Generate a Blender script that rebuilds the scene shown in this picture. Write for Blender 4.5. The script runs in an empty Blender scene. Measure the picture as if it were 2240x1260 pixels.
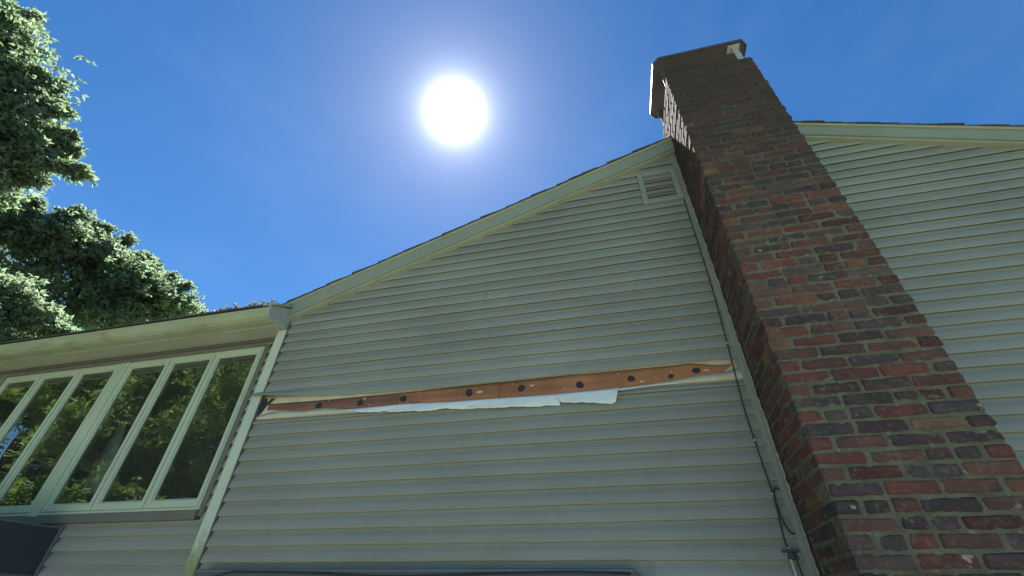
import bpy, bmesh, math, random
from mathutils import Vector, Matrix
import numpy as np
random.seed(7)
rng = np.random.default_rng(11)
scn = bpy.context.scene
COL = scn.collection

# ------------------------------------------------------------------ camera
H = 1.6                                   # eye height above the lawn
cam_data = bpy.data.cameras.new('camera')
cam_data.sensor_width = 36.0
cam_data.lens = 947.13 / 2240 * 36.0
cam_data.clip_start = 0.05
cam_data.clip_end = 3000
cam = bpy.data.objects.new('camera', cam_data)
COL.objects.link(cam)
def cam_axes(pitch, roll, yaw):
    cy, sy, cp, sp = math.cos(yaw), math.sin(yaw), math.cos(pitch), math.sin(pitch)
    f = Vector((sy * cp, cy * cp, sp)); r = Vector((cy, -sy, 0)); u = r.cross(f)
    c, s = math.cos(roll), math.sin(roll)
    return c * r + s * u, -s * r + c * u, f
r, u, f = cam_axes(0.646097424, 0.0194726503, -0.252300504)
m = Matrix(((r.x, u.x, -f.x, 0), (r.y, u.y, -f.y, 0), (r.z, u.z, -f.z, H), (0, 0, 0, 1)))
cam.matrix_world = m
scn.camera = cam

# ------------------------------------------------------------------ world, sun, exposure
SUN = Vector((-0.252, 0.462, 0.850)).normalized()
EL = math.asin(SUN.z); AZ = math.atan2(SUN.x, SUN.y)
world = bpy.data.worlds.new('World'); scn.world = world; world.use_nodes = True
wt = world.node_tree; wt.nodes.clear()
def N(t, kind, **kw):
    n = t.nodes.new(kind)
    for k, v in kw.items(): setattr(n, k, v)
    return n
def L(t, a, b): t.links.new(a, b)
out = N(wt, 'ShaderNodeOutputWorld'); bg = N(wt, 'ShaderNodeBackground')
sky = N(wt, 'ShaderNodeTexSky', sky_type='NISHITA', sun_disc=False)
sky.sun_elevation = EL; sky.sun_rotation = AZ
sky.altitude = 900; sky.air_density = 1.0; sky.dust_density = 0.25; sky.ozone_density = 3.2
SKY_STRENGTH = 0.050
CLOUD_DIR = (-0.842, 0.276, 0.464)
hs = N(wt, 'ShaderNodeHueSaturation'); hs.inputs['Saturation'].default_value = 1.28; hs.inputs['Value'].default_value = 1.02
L(wt, sky.outputs['Color'], hs.inputs['Color'])
tc = N(wt, 'ShaderNodeTexCoord')
# the sun and the bright sky around it (a real aureole in world space)
dot = N(wt, 'ShaderNodeVectorMath', operation='DOT_PRODUCT')
nrm = N(wt, 'ShaderNodeVectorMath', operation='NORMALIZE')
L(wt, tc.outputs['Generated'], nrm.inputs[0]); L(wt, nrm.outputs[0], dot.inputs[0])
dot.inputs[1].default_value = SUN
ac = N(wt, 'ShaderNodeMath', operation='ARCCOSINE'); L(wt, dot.outputs['Value'], ac.inputs[0])
def expo(width, amp):
    a = N(wt, 'ShaderNodeMath', operation='DIVIDE'); L(wt, ac.outputs[0], a.inputs[0]); a.inputs[1].default_value = math.radians(width)
    p = N(wt, 'ShaderNodeMath', operation='POWER'); L(wt, a.outputs[0], p.inputs[0]); p.inputs[1].default_value = 2.0
    q = N(wt, 'ShaderNodeMath', operation='ADD'); L(wt, p.outputs[0], q.inputs[0]); q.inputs[1].default_value = 1.0
    e = N(wt, 'ShaderNodeMath', operation='POWER'); L(wt, q.outputs[0], e.inputs[0]); e.inputs[1].default_value = -2.2
    g = N(wt, 'ShaderNodeMath', operation='MULTIPLY'); L(wt, e.outputs[0], g.inputs[0]); g.inputs[1].default_value = amp
    return g
g1 = expo(2.3, 70.0); g2 = expo(9.0, 1.1)
ga = N(wt, 'ShaderNodeMath', operation='ADD'); L(wt, g1.outputs[0], ga.inputs[0]); L(wt, g2.outputs[0], ga.inputs[1])
gc = N(wt, 'ShaderNodeVectorMath', operation='SCALE'); gc.inputs[0].default_value = (0.95, 0.97, 1.0)
L(wt, ga.outputs[0], gc.inputs['Scale'])
# one small cumulus low behind the trees
cd_ = N(wt, 'ShaderNodeVectorMath', operation='DISTANCE'); L(wt, nrm.outputs[0], cd_.inputs[0]); cd_.inputs[1].default_value = CLOUD_DIR
cn = N(wt, 'ShaderNodeTexNoise'); cn.inputs['Scale'].default_value = 26; cn.inputs['Detail'].default_value = 8; L(wt, nrm.outputs[0], cn.inputs['Vector'])
cm = N(wt, 'ShaderNodeMath', operation='MULTIPLY_ADD'); L(wt, cd_.outputs['Value'], cm.inputs[0]); cm.inputs[1].default_value = -6.5; L(wt, cn.outputs['Fac'], cm.inputs[2])
cmr = N(wt, 'ShaderNodeMapRange'); L(wt, cm.outputs[0], cmr.inputs['Value']); cmr.inputs['From Min'].default_value = .12; cmr.inputs['From Max'].default_value = .42
cmr.inputs['To Max'].default_value = 5.0
csc = N(wt, 'ShaderNodeVectorMath', operation='SCALE'); csc.inputs[0].default_value = (1, 1, 1.03); L(wt, cmr.outputs[0], csc.inputs['Scale'])
# faint wisps of high cloud
mp = N(wt, 'ShaderNodeMapping'); mp.inputs['Scale'].default_value = (2.2, 1.0, 4.5); mp.inputs['Rotation'].default_value = (0.5, 0.3, 0.9)
L(wt, nrm.outputs[0], mp.inputs['Vector'])
nz = N(wt, 'ShaderNodeTexNoise'); nz.inputs['Scale'].default_value = 1.6; nz.inputs['Detail'].default_value = 7; nz.inputs['Roughness'].default_value = 0.55
L(wt, mp.outputs[0], nz.inputs['Vector'])
cr = N(wt, 'ShaderNodeValToRGB'); cr.color_ramp.elements[0].position = 0.5; cr.color_ramp.elements[1].position = 0.95
cr.color_ramp.elements[1].color = (.35, .38, .4, 1)
L(wt, nz.outputs['Fac'], cr.inputs['Fac'])
add1 = N(wt, 'ShaderNodeVectorMath', operation='ADD'); add2 = N(wt, 'ShaderNodeVectorMath', operation='ADD')
L(wt, hs.outputs['Color'], add1.inputs[0]); L(wt, gc.outputs[0], add1.inputs[1])
L(wt, add1.outputs[0], add2.inputs[0]); L(wt, cr.outputs['Color'], add2.inputs[1])
add3 = N(wt, 'ShaderNodeVectorMath', operation='ADD'); L(wt, add2.outputs[0], add3.inputs[0]); L(wt, csc.outputs[0], add3.inputs[1])
L(wt, add3.outputs[0], bg.inputs['Color']); bg.inputs['Strength'].default_value = SKY_STRENGTH
L(wt, bg.outputs[0], out.inputs['Surface'])

sd = bpy.data.lights.new('sun', 'SUN'); sd.energy = 5.0; sd.angle = math.radians(0.5); sd.color = (1.0, 0.96, 0.88)
so = bpy.data.objects.new('sun', sd); COL.objects.link(so); so.location = (-10, 20, 40)
so.rotation_euler = (-SUN).to_track_quat('-Z', 'Y').to_euler()
vs = scn.view_settings
vs.view_transform = 'Standard'; vs.look = 'None'; vs.gamma = 1.0; vs.use_curve_mapping = False
vs.exposure = 1.66

# ------------------------------------------------------------------ helpers
def obj(name, verts, faces, mat, parent=None, smooth=False):
    me = bpy.data.meshes.new(name); me.from_pydata([tuple(v) for v in verts], [], faces)
    if mat: me.materials.append(mat)
    if smooth: me.polygons.foreach_set('use_smooth', [True] * len(me.polygons))
    me.update()
    o = bpy.data.objects.new(name, me); COL.objects.link(o)
    if parent: o.parent = parent
    return o
def inst(name, me, parent, loc=(0, 0, 0)):
    o = bpy.data.objects.new(name, me); COL.objects.link(o); o.parent = parent; o.location = loc
    return o
def empty(name, loc, label, cat, group=None):
    o = bpy.data.objects.new(name, None); COL.objects.link(o); o.location = loc
    o.empty_display_size = 0.2
    tag(o, label, cat, group); return o
def tag(o, label=None, cat=None, group=None, kind=None):
    if label: o['label'] = label
    if cat: o['category'] = cat
    if group: o['group'] = group
    if kind: o['kind'] = kind
    return o
class MB:
    def __init__(s): s.v = []; s.f = []
    def add(s, v, f):
        n = len(s.v); s.v += [tuple(x) for x in v]; s.f += [tuple(i + n for i in q) for q in f]
    def box(s, x0, x1, y0, y1, z0, z1):
        s.add([(x0, y0, z0), (x1, y0, z0), (x1, y1, z0), (x0, y1, z0), (x0, y0, z1), (x1, y0, z1), (x1, y1, z1), (x0, y1, z1)],
              [(0, 3, 2, 1), (4, 5, 6, 7), (0, 1, 5, 4), (1, 2, 6, 5), (2, 3, 7, 6), (3, 0, 4, 7)])
    def bbox(s, x0, x1, y0, y1, z0, z1, b=0.003):
        """box with chamfered edges"""
        b = min(b, abs(x1 - x0) * .45, abs(y1 - y0) * .45, abs(z1 - z0) * .45)
        bm = bmesh.new(); bmesh.ops.create_cube(bm, size=1)
        for v in bm.verts:
            v.co = Vector((x0 if v.co.x < 0 else x1, y0 if v.co.y < 0 else y1, z0 if v.co.z < 0 else z1))
        bmesh.ops.bevel(bm, geom=bm.edges[:], offset=b, segments=1, affect='EDGES')
        bm.verts.index_update()
        s.add([v.co[:] for v in bm.verts], [[v.index for v in q.verts] for q in bm.faces]); bm.free()
    def tube(s, pts, rad, n=8):
        P = [Vector(p) for p in pts]; rr = rad if isinstance(rad, (list, tuple)) else [rad] * len(P)
        base = len(s.v); vs_ = []
        for i, p in enumerate(P):
            d = (P[min(i + 1, len(P) - 1)] - P[max(i - 1, 0)]).normalized()
            a = d.orthogonal().normalized() if i == 0 else (a - a.dot(d) * d).normalized()
            b = d.cross(a)
            for k in range(n):
                t = 2 * math.pi * k / n; vs_.append(p + (a * math.cos(t) + b * math.sin(t)) * rr[i])
        fs = []
        for i in range(len(P) - 1):
            for k in range(n):
                fs.append((i * n + k, i * n + (k + 1) % n, (i + 1) * n + (k + 1) % n, (i + 1) * n + k))
        fs.append(tuple(range(n))[::-1]); fs.append(tuple((len(P) - 1) * n + k for k in range(n)))
        s.add(vs_, fs)
    def prism_y(s, poly, y0, y1):
        """poly of (x,z), extruded y0 -> y1"""
        n = len(poly)
        s.add([(x, y0, z) for x, z in poly] + [(x, y1, z) for x, z in poly],
              [tuple(range(n))[::-1], tuple(range(n, 2 * n))] + [(i, (i + 1) % n, n + (i + 1) % n, n + i) for i in range(n)])
    def prism_x(s, poly, x0, x1):
        """poly of (y,z), extruded x0 -> x1"""
        n = len(poly)
        s.add([(x0, y, z) for y, z in poly] + [(x1, y, z) for y, z in poly],
              [tuple(range(n)), tuple(range(n, 2 * n))[::-1]] + [((i + 1) % n, i, n + i, n + (i + 1) % n) for i in range(n)])
    def build(s, name, mat, parent=None, smooth=False):
        return obj(name, s.v, s.f, mat, parent, smooth)
def smooth_pts(pts, k=6):
    """Catmull-Rom"""
    P = [Vector(p) for p in pts]; P = [2 * P[0] - P[1]] + P + [2 * P[-1] - P[-2]]; o = []
    for i in range(1, len(P) - 2):
        for j in range(k):
            t = j / k; a, b, c, d = P[i - 1:i + 3]
            o.append(.5 * ((2 * b) + (c - a) * t + (2 * a - 5 * b + 4 * c - d) * t * t + (3 * b - 3 * c + d - a) * t ** 3))
    return o + [P[-2]]

# ------------------------------------------------------------------ materials
def mat(name, col, rough=0.6, spec=0.4, noise=None, bump=None, stains=None, extra=None, coords='Object'):
    """noise=(scale, amount) value variation; bump=(scale, strength); stains=[(scale, lo, hi, colour, fac)]"""
    m = bpy.data.materials.new(name); m.use_nodes = True; t = m.node_tree
    b = t.nodes['Principled BSDF']; b.inputs['Roughness'].default_value = rough; b.inputs['Specular IOR Level'].default_value = spec
    tcn = N(t, 'ShaderNodeTexCoord'); co = tcn.outputs[coords]
    rgb = N(t, 'ShaderNodeRGB'); rgb.outputs[0].default_value = (*col, 1); cur = rgb.outputs[0]
    if extra: cur = extra(t, cur, tcn)
    if noise:
        n = N(t, 'ShaderNodeTexNoise'); n.inputs['Scale'].default_value = noise[0]; n.inputs['Detail'].default_value = 6
        L(t, co, n.inputs['Vector'])
        mr = N(t, 'ShaderNodeMapRange'); L(t, n.outputs['Fac'], mr.inputs['Value'])
        mr.inputs['From Min'].default_value = .3; mr.inputs['From Max'].default_value = .7
        mr.inputs['To Min'].default_value = 1 - noise[1]; mr.inputs['To Max'].default_value = 1 + noise[1]
        sc = N(t, 'ShaderNodeVectorMath', operation='SCALE'); L(t, cur, sc.inputs[0]); L(t, mr.outputs[0], sc.inputs['Scale']); cur = sc.outputs[0]
    for st in (stains or []):
        scl, lo, hi, c, fac = st[:5]
        n = N(t, 'ShaderNodeTexNoise'); n.inputs['Scale'].default_value = 1.0; n.inputs['Detail'].default_value = 8
        mpn = N(t, 'ShaderNodeMapping'); mpn.inputs['Scale'].default_value = scl if isinstance(scl, tuple) else (scl,) * 3
        mpn.inputs['Location'].default_value = (random.random() * 9,) * 3
        L(t, co, mpn.inputs['Vector']); L(t, mpn.outputs[0], n.inputs['Vector'])
        mr = N(t, 'ShaderNodeMapRange'); L(t, n.outputs['Fac'], mr.inputs['Value'])
        mr.inputs['From Min'].default_value = lo; mr.inputs['From Max'].default_value = hi; mr.inputs['To Max'].default_value = fac
        mx = N(t, 'ShaderNodeMix', data_type='RGBA'); L(t, mr.outputs[0], mx.inputs['Factor']); L(t, cur, mx.inputs[6]); mx.inputs[7].default_value = (*c, 1)
        cur = mx.outputs[2]
    L(t, cur, b.inputs['Base Color'])
    if bump:
        n = N(t, 'ShaderNodeTexNoise'); n.inputs['Scale'].default_value = bump[0]; n.inputs['Detail'].default_value = 8
        L(t, co, n.inputs['Vector']); bp = N(t, 'ShaderNodeBump'); bp.inputs['Strength'].default_value = bump[1]; bp.inputs['Distance'].default_value = bump[2] if len(bump) > 2 else .01
        L(t, n.outputs['Fac'], bp.inputs['Height']); L(t, bp.outputs[0], b.inputs['Normal'])
    return m
def obj_tint(amount):
    def g(t, cur, tcn):
        oi = N(t, 'ShaderNodeObjectInfo'); mr = N(t, 'ShaderNodeMapRange'); L(t, oi.outputs['Random'], mr.inputs['Value'])
        mr.inputs['To Min'].default_value = 1 - amount; mr.inputs['To Max'].default_value = 1 + amount
        sc = N(t, 'ShaderNodeVectorMath', operation='SCALE'); L(t, cur, sc.inputs[0]); L(t, mr.outputs[0], sc.inputs['Scale'])
        return sc.outputs[0]
    return g
M_SIDING = mat('vinyl_siding', (0.29, 0.31, 0.27), 0.55, 0.35, noise=(0.9, .10), bump=(60, .12, .002), extra=obj_tint(.065),
               stains=[((0.8, 1, 1.6), .52, .75, (0.19, 0.22, 0.19), .55), ((14, 14, 3), .60, .78, (0.22, 0.24, 0.20), .5), ((60, 60, 60), .66, .74, (0.12, .12, .10), .5)])
M_LAP_SHADE = mat('lap_shade', (0.075, 0.08, 0.07), 0.9, 0.1, noise=(8, .35))  # dark colour for lap undersides, painting in the shadow line below each course
M_TRIM = mat('painted_trim', (0.47, 0.56, 0.44), 0.5, 0.4, noise=(3, .06), bump=(90, .1, .002),
             stains=[((9, 9, 2.5), .60, .8, (0.30, 0.34, 0.22), .55)])
M_CORNER = mat('corner_board_paint', (0.62, 0.70, 0.58), 0.5, 0.4, noise=(3, .06), bump=(90, .1, .002),
             stains=[((14, 14, 4), .58, .8, (0.30, 0.34, 0.2), .5)])
def low_algae(t, cur, tcn):
    # green algae creeping up the foot of the corner board
    sp = N(t, 'ShaderNodeSeparateXYZ'); L(t, tcn.outputs['Object'], sp.inputs[0])
    n = N(t, 'ShaderNodeTexNoise'); n.inputs['Scale'].default_value = 16; n.inputs['Detail'].default_value = 6; L(t, tcn.outputs['Object'], n.inputs['Vector'])
    a = N(t, 'ShaderNodeMath', operation='MULTIPLY_ADD'); L(t, n.outputs['Fac'], a.inputs[0]); a.inputs[1].default_value = .55; L(t, sp.outputs['Z'], a.inputs[2])
    mr = N(t, 'ShaderNodeMapRange'); L(t, a.outputs[0], mr.inputs['Value']); mr.inputs['From Min'].default_value = 2.35; mr.inputs['From Max'].default_value = 2.12; mr.inputs['To Max'].default_value = .85
    mx = N(t, 'ShaderNodeMix', data_type='RGBA'); L(t, mr.outputs[0], mx.inputs['Factor']); L(t, cur, mx.inputs[6]); mx.inputs[7].default_value = (.20, .28, .09, 1)
    return mx.outputs[2]
M_ALGAE = mat('corner_board_algae', (0.52, 0.61, 0.49), 0.55, 0.35, noise=(3, .06), bump=(90, .1, .002), extra=low_algae)
M_RAKE = mat('rake_paint', (0.28, 0.32, 0.265), 0.6, 0.3, noise=(2, .08), bump=(60, .1, .002), stains=[((3, 3, 3), .56, .8, (0.28, 0.28, 0.18), .6)])
M_SOFFIT = mat('soffit_paint', (0.38, 0.40, 0.30), 0.6, 0.3, noise=(1.5, .08), bump=(50, .1, .002), stains=[((2, 6, 6), .55, .8, (0.28, 0.26, 0.16), .5)])
M_GUTTER = mat('gutter_paint', (0.36, 0.41, 0.28), 0.5, 0.4, noise=(2, .08), bump=(50, .1, .002),
               stains=[((5, 5, 14), .55, .75, (0.20, 0.19, 0.10), .6)])
M_ENDCAP = mat('gutter_end_paint', (0.38, 0.43, 0.42), 0.5, 0.4, noise=(4, .05), bump=(50, .1, .002))
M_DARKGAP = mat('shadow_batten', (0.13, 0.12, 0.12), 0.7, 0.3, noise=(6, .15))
M_SHINGLE = mat('asphalt_shingle', (0.09, 0.085, 0.075), 0.95, 0.15, noise=(60, .35), bump=(220, .6, .004), extra=obj_tint(.25))
M_MORTAR = mat('mortar', (0.140, 0.145, 0.105), 0.95, 0.1, noise=(9, .25), bump=(70, .9, .012),
               stains=[((18, 18, 18), .55, .75, (0.12, .13, .10), .6), ((30, 30, 30), .62, .72, (0.42, .42, .34), .5)])
M_SHEATH = mat('fibreboard_sheathing', (0.34, 0.165, 0.085), 0.85, 0.15, noise=(5, .16), bump=(120, .3, .003),
               stains=[((1.1, 1, 9), .50, .62, (0.21, 0.10, 0.07), .55), ((25, 25, 25), .62, .75, (0.5, .36, .2), .4)])
M_PAPER = mat('building_paper', (0.56, 0.53, 0.40), 0.8, 0.2, noise=(8, .10), bump=(30, .4, .006))
M_WRAP = mat('house_wrap', (0.74, 0.82, 0.82), 0.7, 0.25, noise=(6, .06), bump=(14, .5, .008))
M_HOLE = mat('dark_hole', (0.05, 0.045, 0.05), 0.9, 0.05)
M_CABLE = mat('cable_rubber', (0.03, 0.035, 0.035), 0.5, 0.4)
M_GALV = mat('galvanised', (0.42, 0.42, 0.40), 0.45, 0.5, noise=(20, .15))
M_CAPMET = mat('cap_metal', (0.075, 0.07, 0.075), 0.5, 0.5, noise=(5, .18), bump=(30, .15, .003), stains=[((5, 5, 5), .5, .75, (0.12, .075, .06), .5)])
M_CAPLIT = mat('cap_metal_sunlit', (0.40, 0.42, 0.40), 0.4, 0.5, noise=(9, .1))  # paler metal for the front right leg, sunlight put into its colour
M_SLATE = mat('dark_slate_panel', (0.040, 0.052, 0.060), 0.5, 0.4, noise=(3, .12), stains=[((4, 4, 4), .55, .8, (0.06, .06, .07), .6)])
M_SLATE_E = mat('slate_edge', (0.12, 0.14, 0.15), 0.5, 0.4, noise=(5, .1))
M_HOOD = mat('hood_paint', (0.12, 0.145, 0.145), 0.45, 0.4, noise=(3, .15))
M_ROOM = mat('room_paint', (0.14, 0.15, 0.14), 0.9, 0.1)
M_CURT = mat('lamp_fabric', (0.75, 0.78, 0.74), 0.9, 0.1)
M_INNER = mat('wall_board', (0.25, 0.2, 0.14), 0.9, 0.1)
M_BARK = mat('bark', (0.075, 0.055, 0.040), 0.95, 0.1, noise=(12, .3), bump=(30, .8, .02))
M_GROUND = mat('lawn', (0.14, 0.19, 0.065), 0.95, 0.1, noise=(2.5, .25), stains=[((.5, .5, .5), .5, .7, (0.24, .22, .12), .5)], bump=(80, .6, .02))
M_SLAB = mat('bounce_concrete', (0.39, 0.375, 0.33), 0.9, 0.2, noise=(3, .1), bump=(60, .4, .004), stains=[((1.5, 1.5, 1.5), .5, .75, (0.36, .35, .31), .5)])
M_MOSS = mat('gutter_debris', (0.15, 0.14, 0.07), 0.95, 0.1, noise=(40, .35), bump=(80, .8, .01))

def soot(t, cur):
    g_ = N(t, 'ShaderNodeNewGeometry'); sp = N(t, 'ShaderNodeSeparateXYZ'); L(t, g_.outputs['Position'], sp.inputs[0])
    n = N(t, 'ShaderNodeTexNoise'); n.inputs['Scale'].default_value = 3.5; n.inputs['Detail'].default_value = 7; L(t, g_.outputs['Position'], n.inputs['Vector'])
    a = N(t, 'ShaderNodeMath', operation='MULTIPLY_ADD'); L(t, n.outputs['Fac'], a.inputs[0]); a.inputs[1].default_value = 2.4; L(t, sp.outputs['Z'], a.inputs[2])
    mr = N(t, 'ShaderNodeMapRange'); L(t, a.outputs[0], mr.inputs['Value']); mr.inputs['From Min'].default_value = 5.0; mr.inputs['From Max'].default_value = 6.6; mr.inputs['To Max'].default_value = .78
    mx = N(t, 'ShaderNodeMix', data_type='RGBA'); L(t, mr.outputs[0], mx.inputs['Factor']); L(t, cur, mx.inputs[6]); mx.inputs[7].default_value = (.062, .048, .048, 1)
    return mx.outputs[2]
def brick_mat():
    m = bpy.data.materials.new('brick_clay'); m.use_nodes = True; t = m.node_tree; b = t.nodes['Principled BSDF']
    b.inputs['Roughness'].default_value = .9; b.inputs['Specular IOR Level'].default_value = .15
    oi = N(t, 'ShaderNodeObjectInfo'); geo = N(t, 'ShaderNodeNewGeometry')
    tcn = N(t, 'ShaderNodeTexCoord')
    # every brick its own fired colour
    addr = N(t, 'ShaderNodeMath', operation='ADD'); L(t, oi.outputs['Random'], addr.inputs[0]); L(t, geo.outputs['Random Per Island'], addr.inputs[1])
    fr = N(t, 'ShaderNodeMath', operation='FRACT'); L(t, addr.outputs[0], fr.inputs[0])
    cr = N(t, 'ShaderNodeValToRGB'); cr.color_ramp.interpolation = 'CONSTANT'
    pal = [(0, (.150, .058, .052)), (.10, (.075, .052, .058)), (.20, (.175, .070, .055)), (.30, (.095, .068, .072)), (.40, (.135, .075, .068)),
           (.50, (.060, .050, .054)), (.58, (.155, .082, .068)), (.66, (.090, .040, .043)), (.74, (.120, .090, .085)), (.82, (.185, .085, .058)), (.87, (.080, .070, .072)), (.965, (.24, .13, .07)), (.988, (.20, .135, .08))]
    e = cr.color_ramp.elements
    e[0].position = 0; e[0].color = (*pal[0][1], 1); e[1].position = pal[1][0]; e[1].color = (*pal[1][1], 1)
    for p, c in pal[2:]:
        k = e.new(p); k.color = (*c, 1)
    L(t, fr.outputs[0], cr.inputs['Fac']); cur = cr.outputs['Color']
    wo = N(t, 'ShaderNodeVectorMath', operation='SCALE'); wo.inputs[0].default_value = (31, 17, 23); L(t, oi.outputs['Random'], wo.inputs['Scale'])
    ad = N(t, 'ShaderNodeVectorMath', operation='ADD'); L(t, tcn.outputs['Object'], ad.inputs[0]); L(t, wo.outputs[0], ad.inputs[1]); co = ad.outputs[0]
    def layer(cur, scale, lo, hi, col, fac, det=6):
        n = N(t, 'ShaderNodeTexNoise'); n.inputs['Scale'].default_value = scale; n.inputs['Detail'].default_value = det; L(t, co, n.inputs['Vector'])
        mr = N(t, 'ShaderNodeMapRange'); L(t, n.outputs['Fac'], mr.inputs['Value'])
        mr.inputs['From Min'].default_value = lo; mr.inputs['From Max'].default_value = hi; mr.inputs['To Max'].default_value = fac
        mx = N(t, 'ShaderNodeMix', data_type='RGBA'); L(t, mr.outputs[0], mx.inputs['Factor']); L(t, cur, mx.inputs[6]); mx.inputs[7].default_value = (*col, 1)
        return mx.outputs[2]
    cur = layer(cur, 7, .42, .68, (.055, .045, .05), .65)          # kiln flashing
    cur = layer(cur, 9, .50, .72, (.19, .095, .07), .4)
    cur = layer(cur, 38, .52, .75, (.21, .21, .165), .45)           # mortar haze
    cur = layer(cur, 13, .68, .73, (.46, .44, .35), .75, 8)         # lime and old paint splotches
    cur = layer(cur, 90, .64, .74, (.28, .26, .23), .25)
    cur = layer(cur, 2.2, .45, .7, (.075, .055, .055), .45)
    cur = soot(t, cur)
    L(t, cur, b.inputs['Base Color'])
    n = N(t, 'ShaderNodeTexNoise'); n.inputs['Scale'].default_value = 55; n.inputs['Detail'].default_value = 10; n.inputs['Roughness'].default_value = .65; L(t, co, n.inputs['Vector'])
    bp = N(t, 'ShaderNodeBump'); bp.inputs['Strength'].default_value = .9; bp.inputs['Distance'].default_value = .008
    L(t, n.outputs['Fac'], bp.inputs['Height']); L(t, bp.outputs[0], b.inputs['Normal'])
    return m
M_BRICK = brick_mat()
_t = M_MORTAR.node_tree; _b = _t.nodes['Principled BSDF']; _c = soot(_t, _b.inputs['Base Color'].links[0].from_socket); _t.links.new(_c, _b.inputs['Base Color'])

def glass_mat():
    m = bpy.data.materials.new('window_glass'); m.use_nodes = True; t = m.node_tree; t.nodes.clear()
    o = N(t, 'ShaderNodeOutputMaterial'); mx = N(t, 'ShaderNodeMixShader'); gl = N(t, 'ShaderNodeBsdfGlossy'); tr = N(t, 'ShaderNodeBsdfTransparent')
    gl.inputs['Roughness'].default_value = 0.0; gl.inputs['Color'].default_value = (.95, 1, .97, 1); tr.inputs['Color'].default_value = (.72, .80, .77, 1)
    fr = N(t, 'ShaderNodeFresnel'); fr.inputs['IOR'].default_value = 2.0
    tcn = N(t, 'ShaderNodeTexCoord'); n = N(t, 'ShaderNodeTexNoise'); n.inputs['Scale'].default_value = 3.2; n.inputs['Detail'].default_value = 1.5
    L(t, tcn.outputs['Object'], n.inputs['Vector'])
    bp = N(t, 'ShaderNodeBump'); bp.inputs['Strength'].default_value = .22; bp.inputs['Distance'].default_value = .008; L(t, n.outputs['Fac'], bp.inputs['Height'])
    L(t, bp.outputs[0], gl.inputs['Normal'])
    mul = N(t, 'ShaderNodeMath', operation='MULTIPLY'); L(t, fr.outputs[0], mul.inputs[0]); mul.inputs[1].default_value = 1.9
    L(t, mul.outputs[0], mx.inputs[0]); L(t, tr.outputs[0], mx.inputs[1]); L(t, gl.outputs[0], mx.inputs[2])
    df = N(t, 'ShaderNodeBsdfDiffuse'); df.inputs['Color'].default_value = (.55, .62, .58, 1); dm = N(t, 'ShaderNodeMixShader')
    dn = N(t, 'ShaderNodeTexNoise'); dn.inputs['Scale'].default_value = 5; dn.inputs['Detail'].default_value = 6; L(t, tcn.outputs['Object'], dn.inputs['Vector'])
    dr = N(t, 'ShaderNodeMapRange'); L(t, dn.outputs['Fac'], dr.inputs['Value']); dr.inputs['To Min'].default_value = .015; dr.inputs['To Max'].default_value = .075
    L(t, dr.outputs[0], dm.inputs[0]); L(t, mx.outputs[0], dm.inputs[1]); L(t, df.outputs[0], dm.inputs[2]); L(t, dm.outputs[0], o.inputs['Surface'])
    return m
M_GLASS = glass_mat()

def leaf_mat(name, a, b_, transl=.45):
    m = bpy.data.materials.new(name); m.use_nodes = True; t = m.node_tree; t.nodes.clear()
    o = N(t, 'ShaderNodeOutputMaterial'); mx = N(t, 'ShaderNodeMixShader'); mx.inputs[0].default_value = transl
    p = N(t, 'ShaderNodeBsdfPrincipled'); p.inputs['Roughness'].default_value = .55; p.inputs['Specular IOR Level'].default_value = .3
    tl = N(t, 'ShaderNodeBsdfTranslucent'); geo = N(t, 'ShaderNodeNewGeometry'); tcn = N(t, 'ShaderNodeTexCoord')
    n = N(t, 'ShaderNodeTexNoise'); n.inputs['Scale'].default_value = .8; n.inputs['Detail'].default_value = 3; L(t, tcn.outputs['Object'], n.inputs['Vector'])
    s = N(t, 'ShaderNodeMath', operation='MULTIPLY_ADD'); L(t, geo.outputs['Random Per Island'], s.inputs[0]); s.inputs[1].default_value = .6
    s2 = N(t, 'ShaderNodeMath', operation='SUBTRACT'); L(t, n.outputs['Fac'], s2.inputs[0]); s2.inputs[1].default_value = .3; L(t, s2.outputs[0], s.inputs[2])
    c = N(t, 'ShaderNodeValToRGB'); c.color_ramp.elements[0].color = (*a, 1); c.color_ramp.elements[1].color = (*b_, 1); L(t, s.outputs[0], c.inputs['Fac'])
    L(t, c.outputs['Color'], p.inputs['Base Color'])
    br = N(t, 'ShaderNodeVectorMath', operation='MULTIPLY'); L(t, c.outputs['Color'], br.inputs[0]); br.inputs[1].default_value = (1.25, 1.4, 1.0); L(t, br.outputs[0], tl.inputs['Color'])
    L(t, p.outputs[0], mx.inputs[1]); L(t, tl.outputs[0], mx.inputs[2]); L(t, mx.outputs[0], o.inputs['Surface'])
    return m
M_LEAF_A = leaf_mat('leaf_grey_green', (.13, .175, .135), (.235, .29, .215), .62)
M_LEAF_B = leaf_mat('leaf_blue_green', (.13, .175, .14), (.235, .29, .225), .62)
M_LEAF_C = leaf_mat('leaf_yellow_green', (.07, .13, .03), (.30, .38, .10), .3)
M_SPROUT = leaf_mat('leaf_sprout', (.09, .11, .05), (.22, .22, .12), .3)

# ------------------------------------------------------------------ ground
g = MB(); g.add([(-400, -400, 0), (400, -400, 0), (400, 400, 0), (-400, 400, 0)], [(0, 1, 2, 3)])
tag(g.build('ground', M_GROUND), kind='structure')
g = MB(); g.bbox(-8.0, 7.0, -4.5, 3.0, -0.05, 0.06, .01)  # unseen pale slab, added to bounce sunlight onto the shaded wall
tag(g.build('bounce_slab', M_SLAB), kind='structure')

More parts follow.
